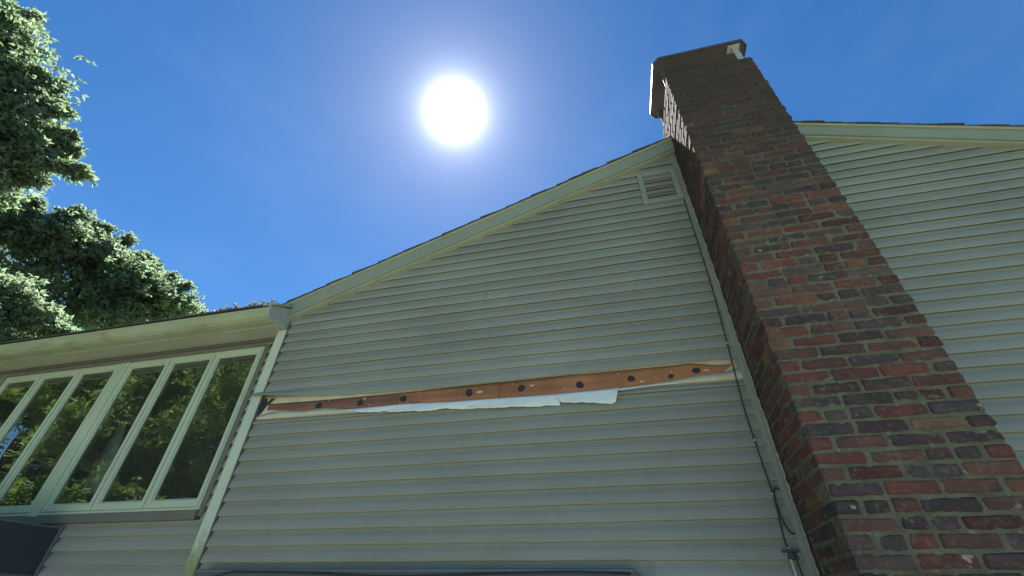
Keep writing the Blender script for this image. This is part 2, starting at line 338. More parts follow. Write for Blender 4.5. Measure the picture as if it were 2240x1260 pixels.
# ------------------------------------------------------------------ the house
D = 3.087                      # gable wall plane
W = 3.23                       # wing wall plane, a little further back
EXP = 0.10156                  # siding exposure
ZK = lambda k: 1.8717 + EXP * k
ztL = lambda x: H + 3.724 + .3705 * x          # top line of the left rake
ztR = lambda x: H + 4.762 - .407 * x
xlL = lambda z: (z - H - 3.724) / .3705
xrR = lambda z: (H + 4.762 - z) / .407
APX = 1.335
house = empty('house', (0, D, 0), 'clapboard house with brick chimney, torn siding gap and a low windowed wing', 'house')
house.location = (0, 0, 0)

# gable wall body (solid behind the siding)
w = MB()
w.prism_y([(-3.12, -.1), (5.75, -.1), (5.75, ztR(5.75) - .24), (APX, ztL(APX) - .21), (-3.12, ztL(-3.12) - .21)], D + .012, D + .16)
gable = w.build('gable_wall', M_INNER, house)
w = MB()      # side and rear walls so that the house is closed
w.box(-3.12, -2.96, D + .17, 11.0, -.1, 4.02); w.box(5.59, 5.75, D + .17, 11.0, -.1, 3.75); w.box(-3.1, 5.7, 11.01, 11.2, -.1, 3.7)
w.build('rear_walls', M_SIDING, house)

def siding(name, z0, z1, xa, xb, y, parent, xaf=None, xbf=None, bottom=None, top=None, seed=0, lip=.016):
    """one clapboard course: hollow-fronted lap, thin curved section, slightly wavy lip"""
    rs = random.Random(seed); L_ = (xb - xa) if xaf is None and xbf is None else 8
    n = max(3, int(abs(L_) / .16))
    if bottom or top: n = 90
    prof = [(-.0088, lip + .0022), (-.0080, lip + .0045), (-.0035, lip + .0065), (.006, lip + .0066), (.034, .0190), (.052, .0140), (.066, .0075), (.080, .0035), (.1016, .0025)]
    ph = [rs.uniform(0, 6.28) for _ in range(4)]
    V = []; F = []
    for i in range(n + 1):
        t = i / n
        for j, (h, d) in enumerate(prof):
            z = z0 + h * (z1 - z0) / .1016 if not (bottom or top) else None
            if z is None:
                xm = xa + (xb - xa) * t
                zb = bottom(xm) if bottom else z0; zt = top(xm) if top else z1
                z = zb + h * (zt - zb) / .1016
            a = xaf(z) if xaf else xa; b = xbf(z) if xbf else xb
            x = a + (b - a) * t
            wv = .0011 * math.sin(x * 2.1 + ph[0]) + .0007 * math.sin(x * 5.3 + ph[1])
            zz = z + (.0014 * math.sin(x * 1.7 + ph[2]) + .0008 * math.sin(x * 6.1 + ph[3])) * (1 - h / .1016)
            V.append((x, y - d - wv * (1 - h / .12), zz))
    m_ = len(prof)
    for i in range(n):
        for j in range(m_ - 1):
            a = i * m_ + j; F.append((a, a + m_, a + m_ + 1, a + 1))
        a = i * m_; V0 = len(V)
    # underside return, back to the wall
    for i in range(n):
        v1 = V[i * m_]; v2 = V[(i + 1) * m_]
        k = len(V); V += [(v1[0], y - .0015, v1[2] + .036), (v2[0], y - .0015, v2[2] + .036)]
        F.append((i * m_, k, k + 1, (i + 1) * m_))
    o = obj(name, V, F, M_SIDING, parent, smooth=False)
    o.data.materials.append(M_LAP_SHADE); nf = n * (m_ - 1)
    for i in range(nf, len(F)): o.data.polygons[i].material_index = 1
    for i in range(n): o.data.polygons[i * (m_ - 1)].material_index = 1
    return o

# -- main gable, left of the chimney
XL, XTRIM = -3.105, .885
for k in range(-18, 40):
    z0, z1 = ZK(k), ZK(k + 1)
    if k in (10, 11, 12): continue
    lim = xlL(z1 + .20)
    if z1 > ztL(XTRIM) - .19: break
    if lim < XL: siding('siding_panel', z0, z1, XL, XTRIM, D, gable, seed=k)
    else: siding('siding_panel', z0, z1, XL, XTRIM, D, gable, xaf=lambda z: max(XL, xlL(z + .20)), seed=k)
# right of the chimney
for k in range(-18, 40):
    z0, z1 = ZK(k), ZK(k + 1)
    if z0 > ztR(1.79) - .2: break
    siding('siding_panel', z0, z1, 1.755, 5.7, D, gable, xbf=lambda z: min(5.7, xrR(z + .205)), seed=100 + k)

def interp(pts):
    xs = [p[0] for p in pts]; zs = [p[1] for p in pts]
    return lambda x: float(np.interp(x, xs, zs))
EDGE = [(-3.192, 3.152), (-3.079, 3.139), (-2.565, 3.105), (-2.241, 3.093), (-1.78, 3.082), (-1.315, 3.075), (-0.836, 3.083), (-0.385, 3.087), (0.073, 3.093), (0.426, 3.099), (0.885, 3.096)]
OR_T = [(-3.035, 3.068), (-2.948, 3.064), (-2.558, 3.058), (-2.239, 3.057), (-1.856, 3.058), (-1.319, 3.067), (-0.839, 3.073), (-0.387, 3.081), (-0.134, 3.078), (0.423, 3.083), (0.561, 3.086), (0.60, 3.078), (0.733, 3.054), (0.834, 3.050)]
OR_B = [(-3.011, 3.009), (-2.925, 3.007), (-2.814, 2.979), (-2.694, 2.985), (-2.573, 2.982), (-2.327, 2.956), (-2.022, 2.957), (-1.69, 2.962), (-1.305, 2.948), (-0.429, 2.938), (0.026, 2.944), (0.401, 2.968), (0.591, 2.987), (0.762, 2.996), (0.834, 3.048)]
# course that hangs loose over the gap; its left tip has sprung over the corner board
o = siding('siding_panel', ZK(12), ZK(13), -3.19, XTRIM, D, gable, bottom=interp(EDGE), seed=501)
o['label'] = 'loose siding course buckled along the torn gap'
for v in o.data.vertices:
    t = max(0, (-2.2 - v.co.x) / 1.0); b = max(0, (3.19 - v.co.z) / .1)
    v.co.y -= .045 * t * t * (0.35 + b) + .006
    if v.co.x < -3.10: v.co.z += -.01
# truncated course under the gap
TOPE = [(-3.105, 2.944), (-3.0, 2.927), (-2.2, 2.922), (-1.3, 2.915), (0.0, 2.920), (.32, 2.938), (.885, 2.930)]
siding('siding_panel', ZK(10), ZK(11), XL, XTRIM, D, gable, top=interp(TOPE), seed=502)
# what the torn course has laid bare
rsn = random.Random(77)
def strip(name, top, bot, y, m_, parent, n=70, wav=.0015, x0=None, x1=None, th=.004):
    T = interp(top); B = interp(bot); xa = x0 if x0 is not None else max(top[0][0], bot[0][0]); xb = x1 if x1 is not None else min(top[-1][0], bot[-1][0])
    V = []; F = []; rows = 4
    for i in range(n + 1):
        x = xa + (xb - xa) * i / n; t_, b_ = T(x), B(x)
        if t_ < b_ + .001: t_ = b_ + .001
        for j in range(rows + 1):
            z = b_ + (t_ - b_) * j / rows
            V.append((x, y + wav * math.sin(x * 7 + j * 1.3) + wav * .6 * math.sin(x * 19 + j * 2.7), z))
    for i in range(n):
        for j in range(rows):
            a = i * (rows + 1) + j; F.append((a, a + rows + 1, a + rows + 2, a + 1))
    o = obj(name, V, F, m_, parent, smooth=True)
    md = o.modifiers.new('thick', 'SOLIDIFY'); md.thickness = th; md.offset = 1
    return o
backing = [(-3.10, 3.16), (.885, 3.16)]; bback = [(-3.10, 2.90), (.885, 2.90)]
strip('building_paper', backing, bback, D + .004, M_PAPER, gable, wav=.0012)
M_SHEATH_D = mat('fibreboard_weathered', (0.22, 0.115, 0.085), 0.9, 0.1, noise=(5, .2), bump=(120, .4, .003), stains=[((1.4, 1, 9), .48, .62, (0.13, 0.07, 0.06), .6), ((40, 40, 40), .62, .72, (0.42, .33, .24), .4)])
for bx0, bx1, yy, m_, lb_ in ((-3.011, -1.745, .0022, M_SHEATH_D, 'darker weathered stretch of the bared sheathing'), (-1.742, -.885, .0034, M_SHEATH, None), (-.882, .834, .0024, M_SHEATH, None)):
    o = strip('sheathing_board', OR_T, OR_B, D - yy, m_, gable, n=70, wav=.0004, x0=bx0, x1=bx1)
    if lb_: o['label'] = lb_
# dark round holes in the board, none of them quite round
for hi, (hx, hz, R0) in enumerate([(-2.492, 3.01, .034), (-2.093, 3.002, .033), (-1.7, 3.005, .035), (-1.13, 3.007, .036), (-0.703, 3.007, .033), (-0.251, 2.992, .034), (0.13, 3.006, .030), (0.409, 2.998, .022), (0.59, 3.026, .029)]):
    h = MB(); n = 22; rs = random.Random(hi * 7 + 3); p1, p2 = rs.uniform(0, 6), rs.uniform(0, 6)
    rad_ = lambda t: R0 * .9 * (1 + .07 * math.sin(2 * t + p1) + .05 * math.sin(3 * t + p2) + rs.uniform(-.035, .035))
    ring = [(hx + math.cos(t) * rad_(t), hz + math.sin(t) * rad_(t) * .92) for t in [2 * math.pi * i / n for i in range(n)]]
    h.prism_y(ring, D - .0082, D - .0062); h.build('round_hole', M_HOLE, gable)
# torn fibres, old nails and scraps of paper left on the board
for hx, hz, a in ((-1.62, 2.972, .9), (-1.56, 2.968, 1.1), (-.62, 3.02, .6), (.66, 3.02, .8), (-2.06, 3.035, .7), (-1.05, 3.004, 1.0), (.20, 2.975, .6)):
    h = MB(); rs = random.Random(int(abs(hx) * 100)); n = 9
    ring = [(hx + math.cos(t) * .028 * a * rs.uniform(.4, 1.3), hz + math.sin(t) * .011 * a * rs.uniform(.4, 1.2)) for t in [2 * math.pi * i / n for i in range(n)]]
    h.prism_y(ring, D - .0088, D - .0064); h.build('torn_scrap', M_SHEATH_D if hx < -1.2 and hx > -1.7 else M_PAPER, gable)
for i in range(9):
    h = MB(); nx = -2.8 + i * .405 + rsn.uniform(-.03, .03); nzc = 3.05 if i % 2 else 2.975
    if i == 8: nzc = 3.03
    h.tube([(nx, D - .010, nzc), (nx, D - .004, nzc)], .006, 8); h.build('nail_head', M_GALV, gable)
# torn edges left end: dark gap with splinters
h = MB()
h.prism_y([(-3.10, 3.12), (-3.055, 3.12), (-3.03, 3.06), (-3.06, 2.99), (-3.10, 2.955)], D - .006, D - .003)
h.prism_y([(-3.01, 3.118), (-2.965, 3.118), (-3.02, 3.06), (-3.06, 3.05)], D - .0058, D - .0032)
h.build('torn_gap', M_HOLE, gable)
# house wrap flap hanging out over the siding
FT = [(-2.324, 2.954), (-2.02, 2.955), (-1.688, 2.960), (-1.304, 2.946), (-0.429, 2.936), (0.026, 2.944)]
FB = [(-2.324, 2.951), (-2.225, 2.933), (-2.031, 2.908), (-1.662, 2.886), (-1.548, 2.874), (-1.382, 2.875), (-1.363, 2.883), (-1.028, 2.859), (-0.402, 2.835)]
FB2 = [(-0.425, 2.925), (-0.396, 2.858), (-0.30, 2.845), (-0.035, 2.813), (-0.003, 2.827), (0.022, 2.905), (.035, 2.925)]
def flap(top, bot, x0, x1, name, off=.022):
    T = interp(top); B = interp(bot); V = []; F = []; n = 140; rows = 6
    for i in range(n + 1):
        x = x0 + (x1 - x0) * i / n
        for j in range(rows + 1):
            s = j / rows; z = T(x) + (B(x) - T(x)) * s
            V.append((x, D - .010 - off * s ** .6 - .006 * math.sin(x * 9 + s * 3) * s - .004 * abs(math.sin(x * 17 + s * 4)) * s - .002 * math.sin(x * 47) * s, z + (.0025 * math.sin(x * 23) + .0015 * math.sin(x * 71)) * (s > .9)))
    for i in range(n):
        for j in range(rows):
            a = i * (rows + 1) + j; F.append((a, a + 1, a + rows + 2, a + rows + 1))
    o = obj(name, V, F, M_WRAP, gable, smooth=True); md = o.modifiers.new('thick', 'SOLIDIFY'); md.thickness = .0015
    return o
flap(FT, FB, -2.32, -.405, 'house_wrap')
flap(FT, FB2, -.42, .032, 'house_wrap', .028)
# folded strips of paper along the lower lip
def lip_strip(pt, pb, m_, off):
    T = interp(pt); B = interp(pb); V = []; F = []; n = 50; x0, x1 = pt[0][0], pt[-1][0]
    for i in range(n + 1):
        x = x0 + (x1 - x0) * i / n; V += [(x, D - .006, T(x)), (x, D - off - .003 * math.sin(x * 9), B(x))]
    for i in range(n): F.append((2 * i, 2 * i + 1, 2 * i + 3, 2 * i + 2))
    o = obj('building_paper', V, F, m_, gable, smooth=True); md = o.modifiers.new('thick', 'SOLIDIFY'); md.thickness = .002
lip_strip([(-3.10, 2.958), (-2.98, 2.985), (-2.86, 3.000), (-2.75, 2.985), (-2.6, 2.979), (-2.45, 2.985), (-2.2, 2.958), (-1.95, 2.935)],
          [(-3.13, 2.935), (-2.98, 2.925), (-2.6, 2.925), (-2.2, 2.922), (-1.95, 2.920)], M_PAPER, .018)
lip_strip([(.04, 2.945), (.30, 2.956), (.56, 2.985), (.80, 3.0), (.88, 3.02)], [(.04, 2.922), (.30, 2.938), (.56, 2.933), (.88, 2.931)], M_PAPER, .016)
lip_strip([(.03, 2.943), (.2, 2.947), (.45, 2.952)], [(.03, 2.918), (.2, 2.93), (.45, 2.936)], M_WRAP, .022)

# corner board at the left end of the gable wall
c = MB(); c.bbox(-3.214, -3.108, D - .022, D + .13, -.05, 3.845, .003)
c.build('corner_board', M_ALGAE, gable)
c = MB(); c.bbox(-3.108, -3.092, D - .0275, D + .01, -.05, 3.93, .002)
c.build('siding_channel', M_DARKGAP, gable)
# channel trim between siding and chimney
c = MB(); c.bbox(.884, .922, D - .026, D + .01, -.05, 5.60, .003); c.bbox(.876, .890, D - .017, D + .01, -.05, 5.58, .002)
c.bbox(.900, .906, D - .031, D - .02, -.05, 5.6, .001)
c.build('chimney_trim', M_SIDING, gable)
c = MB(); c.bbox(1.752, 1.785, D - .024, D + .01, -.05, 5.45, .003); c.build('chimney_trim', M_SIDING, gable)
# caulk along the brick
V = []; cb = MB(); rs = random.Random(3)
pts = [(.921 + rs.uniform(-.003, .003), D - .030 + rs.uniform(-.003, .003), 1.6 + i * .035) for i in range(112)]
cb.tube(pts, [rs.choice([.003, .004, .005, .009, .004]) * rs.uniform(.8, 1.3) for _ in pts], 6)
cb.build('caulk_bead', mat('caulk', (.36, .37, .31), .8, .2, noise=(30, .3)), gable, True)

for i in range(9):
    nl = MB(); nl.tube([(-3.135 - .05 * (i % 2), D - .0245, 1.9 + i * .235), (-3.135 - .05 * (i % 2), D - .02, 1.9 + i * .235)], .0045, 7); nl.build('nail_head', M_GALV, gable)
# gable vent
v = MB()
vx0, vx1, vz0, vz1 = .508, .880, 4.775, 5.225
bw = .052
v.bbox(vx0, vx0 + bw, D - .040, D, vz0, vz1, .004); v.bbox(vx1 - bw, vx1, D - .040, D, vz0, vz1, .004)
v.bbox(vx0 + bw + .0005, vx1 - bw - .0005, D - .040, D, vz1 - bw, vz1, .004); v.bbox(vx0 + bw + .0005, vx1 - bw - .0005, D - .040, D, vz0, vz0 + bw - .01, .004)
vent = v.build('gable_vent', M_SIDING, house)
v = MB(); v.box(vx0 + .03, vx1 - .03, D - .016, D - .0155, vz0 + .03, vz1 - .03); v.build('vent_screen', M_DARKGAP, vent)
lm = MB(); x0, x1 = vx0 + bw + .001, vx1 - bw - .001
lm.add([(x0, -.034, 0), (x1, -.034, 0), (x1, -.006, .036), (x0, -.006, .036), (x0, -.030, -.004), (x1, -.030, -.004), (x1, -.002, .032), (x0, -.002, .032)],
       [(0, 1, 2, 3), (7, 6, 5, 4), (0, 4, 5, 1), (2, 6, 7, 3), (0, 3, 7, 4), (1, 5, 6, 2)])
lo = lm.build('louver', M_SIDING, vent); lo.location = (0, D, vz0 + .046)
for i in range(1, 7):
    inst('louver', lo.data, vent, (0, D, vz0 + .046 + i * .0515))

# hood at the bottom of the gable wall
hd = MB()
hd.add([(-3.0, D - .02, 1.826), (-.03, D - .02, 1.826), (.10, D - .02, 1.70), (-3.06, D - .02, 1.70),
        (-3.0, D - .10, 1.812), (-.03, D - .10, 1.812), (.10, D - .16, 1.69), (-3.06, D - .16, 1.69)],
       [(0, 1, 5, 4), (4, 5, 6, 7), (1, 2, 6, 5), (3, 0, 4, 7), (2, 3, 7, 6), (0, 3, 2, 1)])
hood = hd.build('door_hood', M_HOOD, house)
hd = MB(); hd.bbox(-3.01, -.02, D - .112, D - .10, 1.800, 1.818, .003); hd.build('hood_edge', M_SLATE_E, hood)

# ------------------------------------------------------------------ roof
rf = MB()
yb = 11.3
for (xa, xb_, zt) in ((-3.42, APX, ztL), (APX, 6.1, ztR)):
    za, zb = zt(xa), zt(xb_)
    y0 = D - .055
    rf.add([(xa, y0, za - .02), (xb_, y0, zb - .02), (xb_, yb, zb - .02), (xa, yb, za - .02),
            (xa, y0, za - .15), (xb_, y0, zb - .15), (xb_, yb, zb - .15), (xa, yb, za - .15)],
           [(0, 1, 2, 3), (7, 6, 5, 4), (0, 4, 5, 1), (1, 5, 6, 2), (2, 6, 7, 3), (3, 7, 4, 0)])
roof = rf.build('roof', M_SHINGLE, house)
def rake(xa, xb_, zt, yo, t0, t1, th, name, m_):
    r_ = MB(); za, zb = zt(xa), zt(xb_)
    r_.add([(xa, yo, za - t0), (xb_, yo, zb - t0), (xb_, yo + th, zb - t0), (xa, yo + th, za - t0),
            (xa, yo, za - t1), (xb_, yo, zb - t1), (xb_, yo + th, zb - t1), (xa, yo + th, za - t1)],
           [(0, 1, 2, 3), (7, 6, 5, 4), (0, 4, 5, 1), (1, 5, 6, 2), (2, 6, 7, 3), (3, 7, 4, 0)])
    return r_.build(name, m_, roof)
for xa, xb_, zt in ((-3.24, APX - .001, ztL), (APX + .001, 6.0, ztR)):
    rake(xa, xb_, zt, D - .075, .022, .185, .018, 'rake_board', M_RAKE)
    rake(xa, xb_, zt, D - .088, .012, .050, .012, 'drip_edge', M_SOFFIT)
    rake(xa, xb_, zt, D - .0565, .165, .205, .072, 'rake_soffit', M_SOFFIT)
# shingle tabs along both rakes, each one its own piece with a stepped butt
def shingle_mesh(seed):
    rs = random.Random(seed); s = MB()
    l, wd, th = .175, .32, .0085
    s.add([(0, 0, 0), (l, 0, -.004), (l, wd, -.004), (0, wd, 0), (0, rs.uniform(-.004, .004), th + .004), (l, rs.uniform(-.004, .004), .004), (l, wd, .004), (0, wd, th + .004)],
          [(0, 3, 2, 1), (4, 5, 6, 7), (0, 1, 5, 4), (1, 2, 6, 5), (2, 3, 7, 6), (3, 0, 4, 7)])
    me = bpy.data.meshes.new('shingle'); me.from_pydata(s.v, [], s.f); me.materials.append(M_SHINGLE); me.update(); return me
SH = [shingle_mesh(i) for i in range(5)]
for side in (0, 1):
    slope = math.atan(.3705) if side == 0 else math.atan(.407)
    span = (APX + 3.30) / math.cos(slope) if side == 0 else (6.05 - APX) / math.cos(slope)
    n = int(span / .145); rs = random.Random(side)
    for i in range(n):
        o = inst('shingle', SH[i % 5], roof)
        if side == 0:
            x = -3.30 + i * .145 * math.cos(slope); o.matrix_basis = Matrix.Translation((x, D - .100 + rs.uniform(-.008, .006), ztL(x) - .012 + rs.uniform(-.001, .004))) @ Matrix.Rotation(-slope, 4, 'Y')
        else:
            x = 6.05 - i * .145 * math.cos(slope)
            mm = Matrix.Translation((x, D - .100 + rs.uniform(-.008, .006), ztR(x) - .012 + rs.uniform(-.001, .004))) @ Matrix.Rotation(slope, 4, 'Y') @ Matrix.Scale(-1, 4, (1, 0, 0))
            o.matrix_basis = mm

# ------------------------------------------------------------------ chimney
CX0, CX1, CY, CTOP = .925, 1.751, 2.53, H + 4.46
RH, RZ = .07236, 2.205
ch = MB(); ch.box(CX0 + .010, CX1 - .010, CY + .009, 3.281, -.05, CTOP - .012)
chim = ch.build('chimney', M_MORTAR, house)
chim['label'] = 'tall brick chimney against the gable wall with mottled red and dark bricks'
def brick_bm(lx, ly, lz, rs, rough=.0042, bev=.0085):
    bm = bmesh.new(); bmesh.ops.create_cube(bm, size=1)
    for v in bm.verts: v.co = Vector((v.co.x * lx, v.co.y * ly, v.co.z * lz))
    bmesh.ops.bevel(bm, geom=bm.edges[:], offset=bev, segments=1, affect='EDGES')
    for v in bm.verts: v.co += Vector([rs.uniform(-rough, rough) for _ in range(3)])
    bm.verts.index_update()
    r_ = ([v.co[:] for v in bm.verts], [[v.index for v in q.verts] for q in bm.faces]); bm.free(); return r_
BR = {}
def brick_mesh(kind, k):
    if (kind, k) not in BR:
        lx, ly = {'full': (.225, .105), 'half': (.107, .105), 'twothird': (.150, .105), 'side': (.105, .225), 'sidehalf': (.105, .107)}[kind]
        rs = random.Random(hash((len(kind), k)) & 1023)
        v, f = brick_bm(lx + rs.uniform(-.006, .003), ly, .0590 + rs.uniform(-.004, .003), rs)
        me = bpy.data.meshes.new('brick'); me.from_pydata(v, [], f); me.materials.append(M_BRICK); me.update(); BR[(kind, k)] = me
    return BR[(kind, k)]
rest = MB()
MOD = .2360
rsb = random.Random(21)
cands = []
r0 = -30; r1 = int((CTOP - RZ) / RH)
for r_ in range(r0, r1 + 1):
    z = RZ + (r_ + .5) * RH
    if z < .03 or z + .03 > CTOP: continue
    cells = []
    if r_ % 2 == 0: cells = [(0, 1), (1, 1), (2, 1), (3, .5)]
    else: cells = [(0, .5), (.5, 1), (1.5, 1), (2.5, 1)]
    even = r_ % 2 == 0
    for a, l in cells:
        if l == .5 and (a == 0 or a == 3):          # header face of a brick that runs along the flank
            x = CX0 + .0525 if a == 0 else CX1 - .0525
            cands.append((z, 'side', x, CY + .1105)); continue
        parts = [(a, .5), (a + .5, .5)] if (l == 1 and 0 < a < 2.5 and rsb.random() < .12) else [(a, l)]
        for a2, l2 in parts:
            cands.append((z, 'full' if l2 == 1 else 'half', CX0 + (a2 + l2 / 2) * MOD, CY + .0525 + rsb.uniform(-.003, .002)))
    for flank in (0, 1):
        long_corner = (not even) if flank == 0 else even
        a = CY + (.236 if long_corner else .118); end = 3.285 if z > 4.9 else D - .02
        while a < end - .02:
            l = 1 if a + .236 <= 3.30 else .5
            k_ = ('R' if flank else '') + ('side' if l == 1 else 'sidehalf')
            cands.append((z, k_, (CX1 - .0525) if flank else (CX0 + .0525 + rsb.uniform(-.002, .003)), a + l * MOD / 2 - .006))
            a += l * MOD
def keep(c): return c[0] > 1.68 and not c[1].startswith('R')
front = [c for c in cands if keep(c) and not c[1].startswith('side')]
sides = sorted([c for c in cands if keep(c) and c[1].startswith('side')], key=lambda c: c[0])
front = sorted(front, key=lambda c: c[0]); singles = front + sides[:max(0, 298 - len(front))]
singles = singles[:298]; sset = set(map(id, singles))
for c in cands:
    z, kind, x, y = c; k = rsb.randrange(7)
    if id(c) in sset:
        o = inst('brick', brick_mesh(kind, k), chim, (x + rsb.uniform(-.003, .003), y, z + rsb.uniform(-.002, .002)))
        o.rotation_euler = (rsb.uniform(-.01, .01), rsb.uniform(-.012, .012), rsb.uniform(-.01, .01))
        if rsb.random() < .5: o.rotation_euler.z += math.pi
    else:
        me = brick_mesh(kind.lstrip('R'), k); rot = random.choice([0, 1])
        rest.add([(x + (-v.co.x if rot else v.co.x), y + (-v.co.y if rot else v.co.y), z + v.co.z) for v in me.vertices], [tuple(p.vertices) for p in me.polygons])
o = rest.build('brick', M_BRICK, chim); o['kind'] = 'stuff'
# slumped, uneven mortar between the bricks
from mathutils import noise as mn
def mortar_face(kind):
    st = .011; V = []; F = []
    ua, ub = (CX0 + .006, CX1 - .006) if kind == 'front' else (CY + .006, 3.27)
    nu = int((ub - ua) / st); z0_, z1_ = 1.70, CTOP - .013; nz_ = int((z1_ - z0_) / st)
    for i in range(nu + 1):
        for j in range(nz_ + 1):
            u_, z_ = ua + (ub - ua) * i / nu, z0_ + (z1_ - z0_) * j / nz_
            d_ = .0068 + .0075 * mn.noise(Vector((u_ * 22, 3.1, z_ * 34))) + .004 * mn.noise(Vector((u_ * 70, 9.1, z_ * 70)))
            if i in (0, nu): d_ = .012
            d_ = max(.0012, d_) if kind == 'front' else max(.0035, d_ + .003)
            V.append((u_, CY + d_, z_) if kind == 'front' else (CX0 + d_, u_, z_))
    for i in range(nu):
        for j in range(nz_):
            a = i * (nz_ + 1) + j
            q = (a, a + nz_ + 1, a + nz_ + 2, a + 1)
            F.append(q if kind == 'front' else q[::-1])
    return obj('mortar', V, F, M_MORTAR, chim, smooth=True)
mortar_face('front'); mortar_face('side')
# crown wash and flue on top of the brickwork, raised metal cap on four corner legs
cw_ = MB(); cw_.bbox(CX0 + .02, CX1 - .02, CY + .02, 3.27, CTOP - .011, CTOP + .03, .01); crown_ = cw_.build('chimney_crown', M_MORTAR, chim)
fl = MB(); fl.bbox(1.18, 1.50, 2.75, 3.06, CTOP + .031, CTOP + .20, .01); fl.build('flue_tile', M_CAPMET, chim)
cz = H + 4.85
capo = [(.872, 2.606), (.934, 2.548), (1.774, 2.552), (1.832, 2.612), (1.832, 3.20), (1.77, 3.275), (.918, 3.275), (.853, 3.20)]
cp = MB(); n = len(capo)
cp.add([(x, y, cz) for x, y in capo] + [(x, y, cz + .020) for x, y in capo],
       [tuple(range(n))[::-1], tuple(range(n, 2 * n))] + [(i, (i + 1) % n, n + (i + 1) % n, n + i) for i in range(n)])
cap = cp.build('chimney_cap', M_CAPMET, chim)
cap['label'] = 'flat dark metal cap with clipped corners raised above the chimney top'
rim = MB(); cx, cy = 1.343, 2.91
for i in range(n):
    a, b_ = capo[i], capo[(i + 1) % n]
    ins = lambda p: (cx + (p[0] - cx) * .988, cy + (p[1] - cy) * .988)
    q = [a, b_, ins(b_), ins(a)]
    rim.add([(x, y, cz - .016) for x, y in q] + [(x, y, cz - .0005) for x, y in q], [(0, 3, 2, 1), (4, 5, 6, 7), (0, 1, 5, 4), (1, 2, 6, 5), (2, 3, 7, 6), (3, 0, 4, 7)])
rim.build('cap_rim', M_CAPMET, cap)
for (lx, ly, mt) in ((1.70, 2.60, M_CAPLIT), (.965, 2.66, M_CAPMET), (1.70, 3.2, M_CAPMET), (.985, 3.2, M_CAPMET)):
    lg = MB(); lg.bbox(lx - .028, lx + .028, ly, ly + .004, CTOP - .02, cz - .001, .001); lg.bbox(lx + .024, lx + .028, ly + .005, ly + .05, CTOP - .02, cz - .001, .001)
    lg.bbox(lx - .06, lx + .06, ly - .02, ly + .07, cz - .012, cz - .004, .002)
    lg.build('cap_leg', mt, cap)

# ------------------------------------------------------------------ low wing on the left
WX0 = -10.5
WTOP = H + 2.262
wx = [(-7.03, -5.285), (-5.175, -3.44)]
wz0, wz1 = H + .645, H + 2.166
ww = MB()
ww.box(WX0, wx[0][0], W + .012, W + .15, -.1, WTOP); ww.box(wx[1][1], -3.125, W + .012, W + .15, -.1, WTOP)
ww.box(wx[0][0], wx[1][1], W + .012, W + .15, -.1, wz0); ww.box(wx[0][0], wx[1][1], W + .012, W + .15, wz1, WTOP)
wing = ww.build('wing_wall', M_INNER, house)
ws = MB(); ws.box(WX0, WX0 + .15, W + .16, 9, -.1, WTOP); ws.box(WX0 + .16, -3.13, 8.85, 9, -.1, WTOP); ws.build('wing_rear_walls', M_SIDING, house)
for k in range(-18, 20):
    z0, z1 = ZK(k), ZK(k + 1)
    if z0 > WTOP: break
    z1c = min(z1, WTOP)
    if z1 <= wz0 - .035 or z0 >= wz1 + .03: siding('siding_panel', z0, z1c, WX0, -3.215, W, wing, seed=200 + k)
    else:
        siding('siding_panel', z0, z1c, WX0, wx[0][0] - .045, W, wing, seed=200 + k)
        siding('siding_panel', z0, z1c, wx[1][1] + .045, -3.215, W, wing, seed=300 + k)
# window casing (brownish) round both units
cs = MB()
cs.bbox(wx[0][0] - .045, wx[0][0] - .001, W - .030, W + .02, wz0 - .045, wz1 + .03, .003)
cs.bbox(wx[1][1] + .001, wx[1][1] + .050, W - .030, W + .02, wz0 - .045, wz1 + .03, .003)
cs.bbox(wx[0][0], wx[1][1], W - .034, W + .02, wz1 + .001, wz1 + .035, .003)
cs.bbox(wx[0][0], wx[1][1], W - .045, W + .02, wz0 - .072, wz0 - .001, .003)
cs.build('window_casing', mat('casing_paint', (.16, .165, .15), .6, .3, noise=(5, .1)), wing)
mu = MB(); mu.bbox(wx[0][1] + .001, wx[1][0] - .001, W - .050, W + .05, wz0 - .012, wz1 - .001, .004); mu.build('window_post', M_TRIM, wing)
# dark room behind the glass
rm = MB()
rm.add([(-7.3, W + .16, 1.0), (-3.3, W + .16, 1.0), (-3.3, 7, 1.0), (-7.3, 7, 1.0), (-7.3, W + .16, 4.0), (-3.3, W + .16, 4.0), (-3.3, 7, 4.0), (-7.3, 7, 4.0)],
       [(0, 1, 2, 3), (7, 6, 5, 4), (1, 5, 6, 2), (2, 6, 7, 3), (3, 7, 4, 0)])
rm.build('room', M_ROOM, house)
cu = MB(); cpts = [(-5.20, 2.49), (-5.17, 3.00), (-5.10, 3.18), (-5.03, 3.02), (-4.97, 2.78), (-4.96, 2.48)]
cu.prism_y(cpts, W + .19, W + .20); cu.build('curtain', M_CURT, house)
def frame_ring(mb, x0, x1, z0, z1, bx, bt, bb, y0, y1, bv=.003):
    mb.bbox(x0, x0 + bx, y0, y1, z0, z1, bv); mb.bbox(x1 - bx, x1, y0, y1, z0, z1, bv)
    mb.bbox(x0 + bx + .0004, x1 - bx - .0004, y0 + .0008, y1, z1 - bt, z1, bv); mb.bbox(x0 + bx + .0004, x1 - bx - .0004, y0 + .0008, y1, z0, z0 + bb, bv)
lab = ['triple casement window with pale frame, further left under the eave', 'triple casement window with pale frame, next to the corner board']
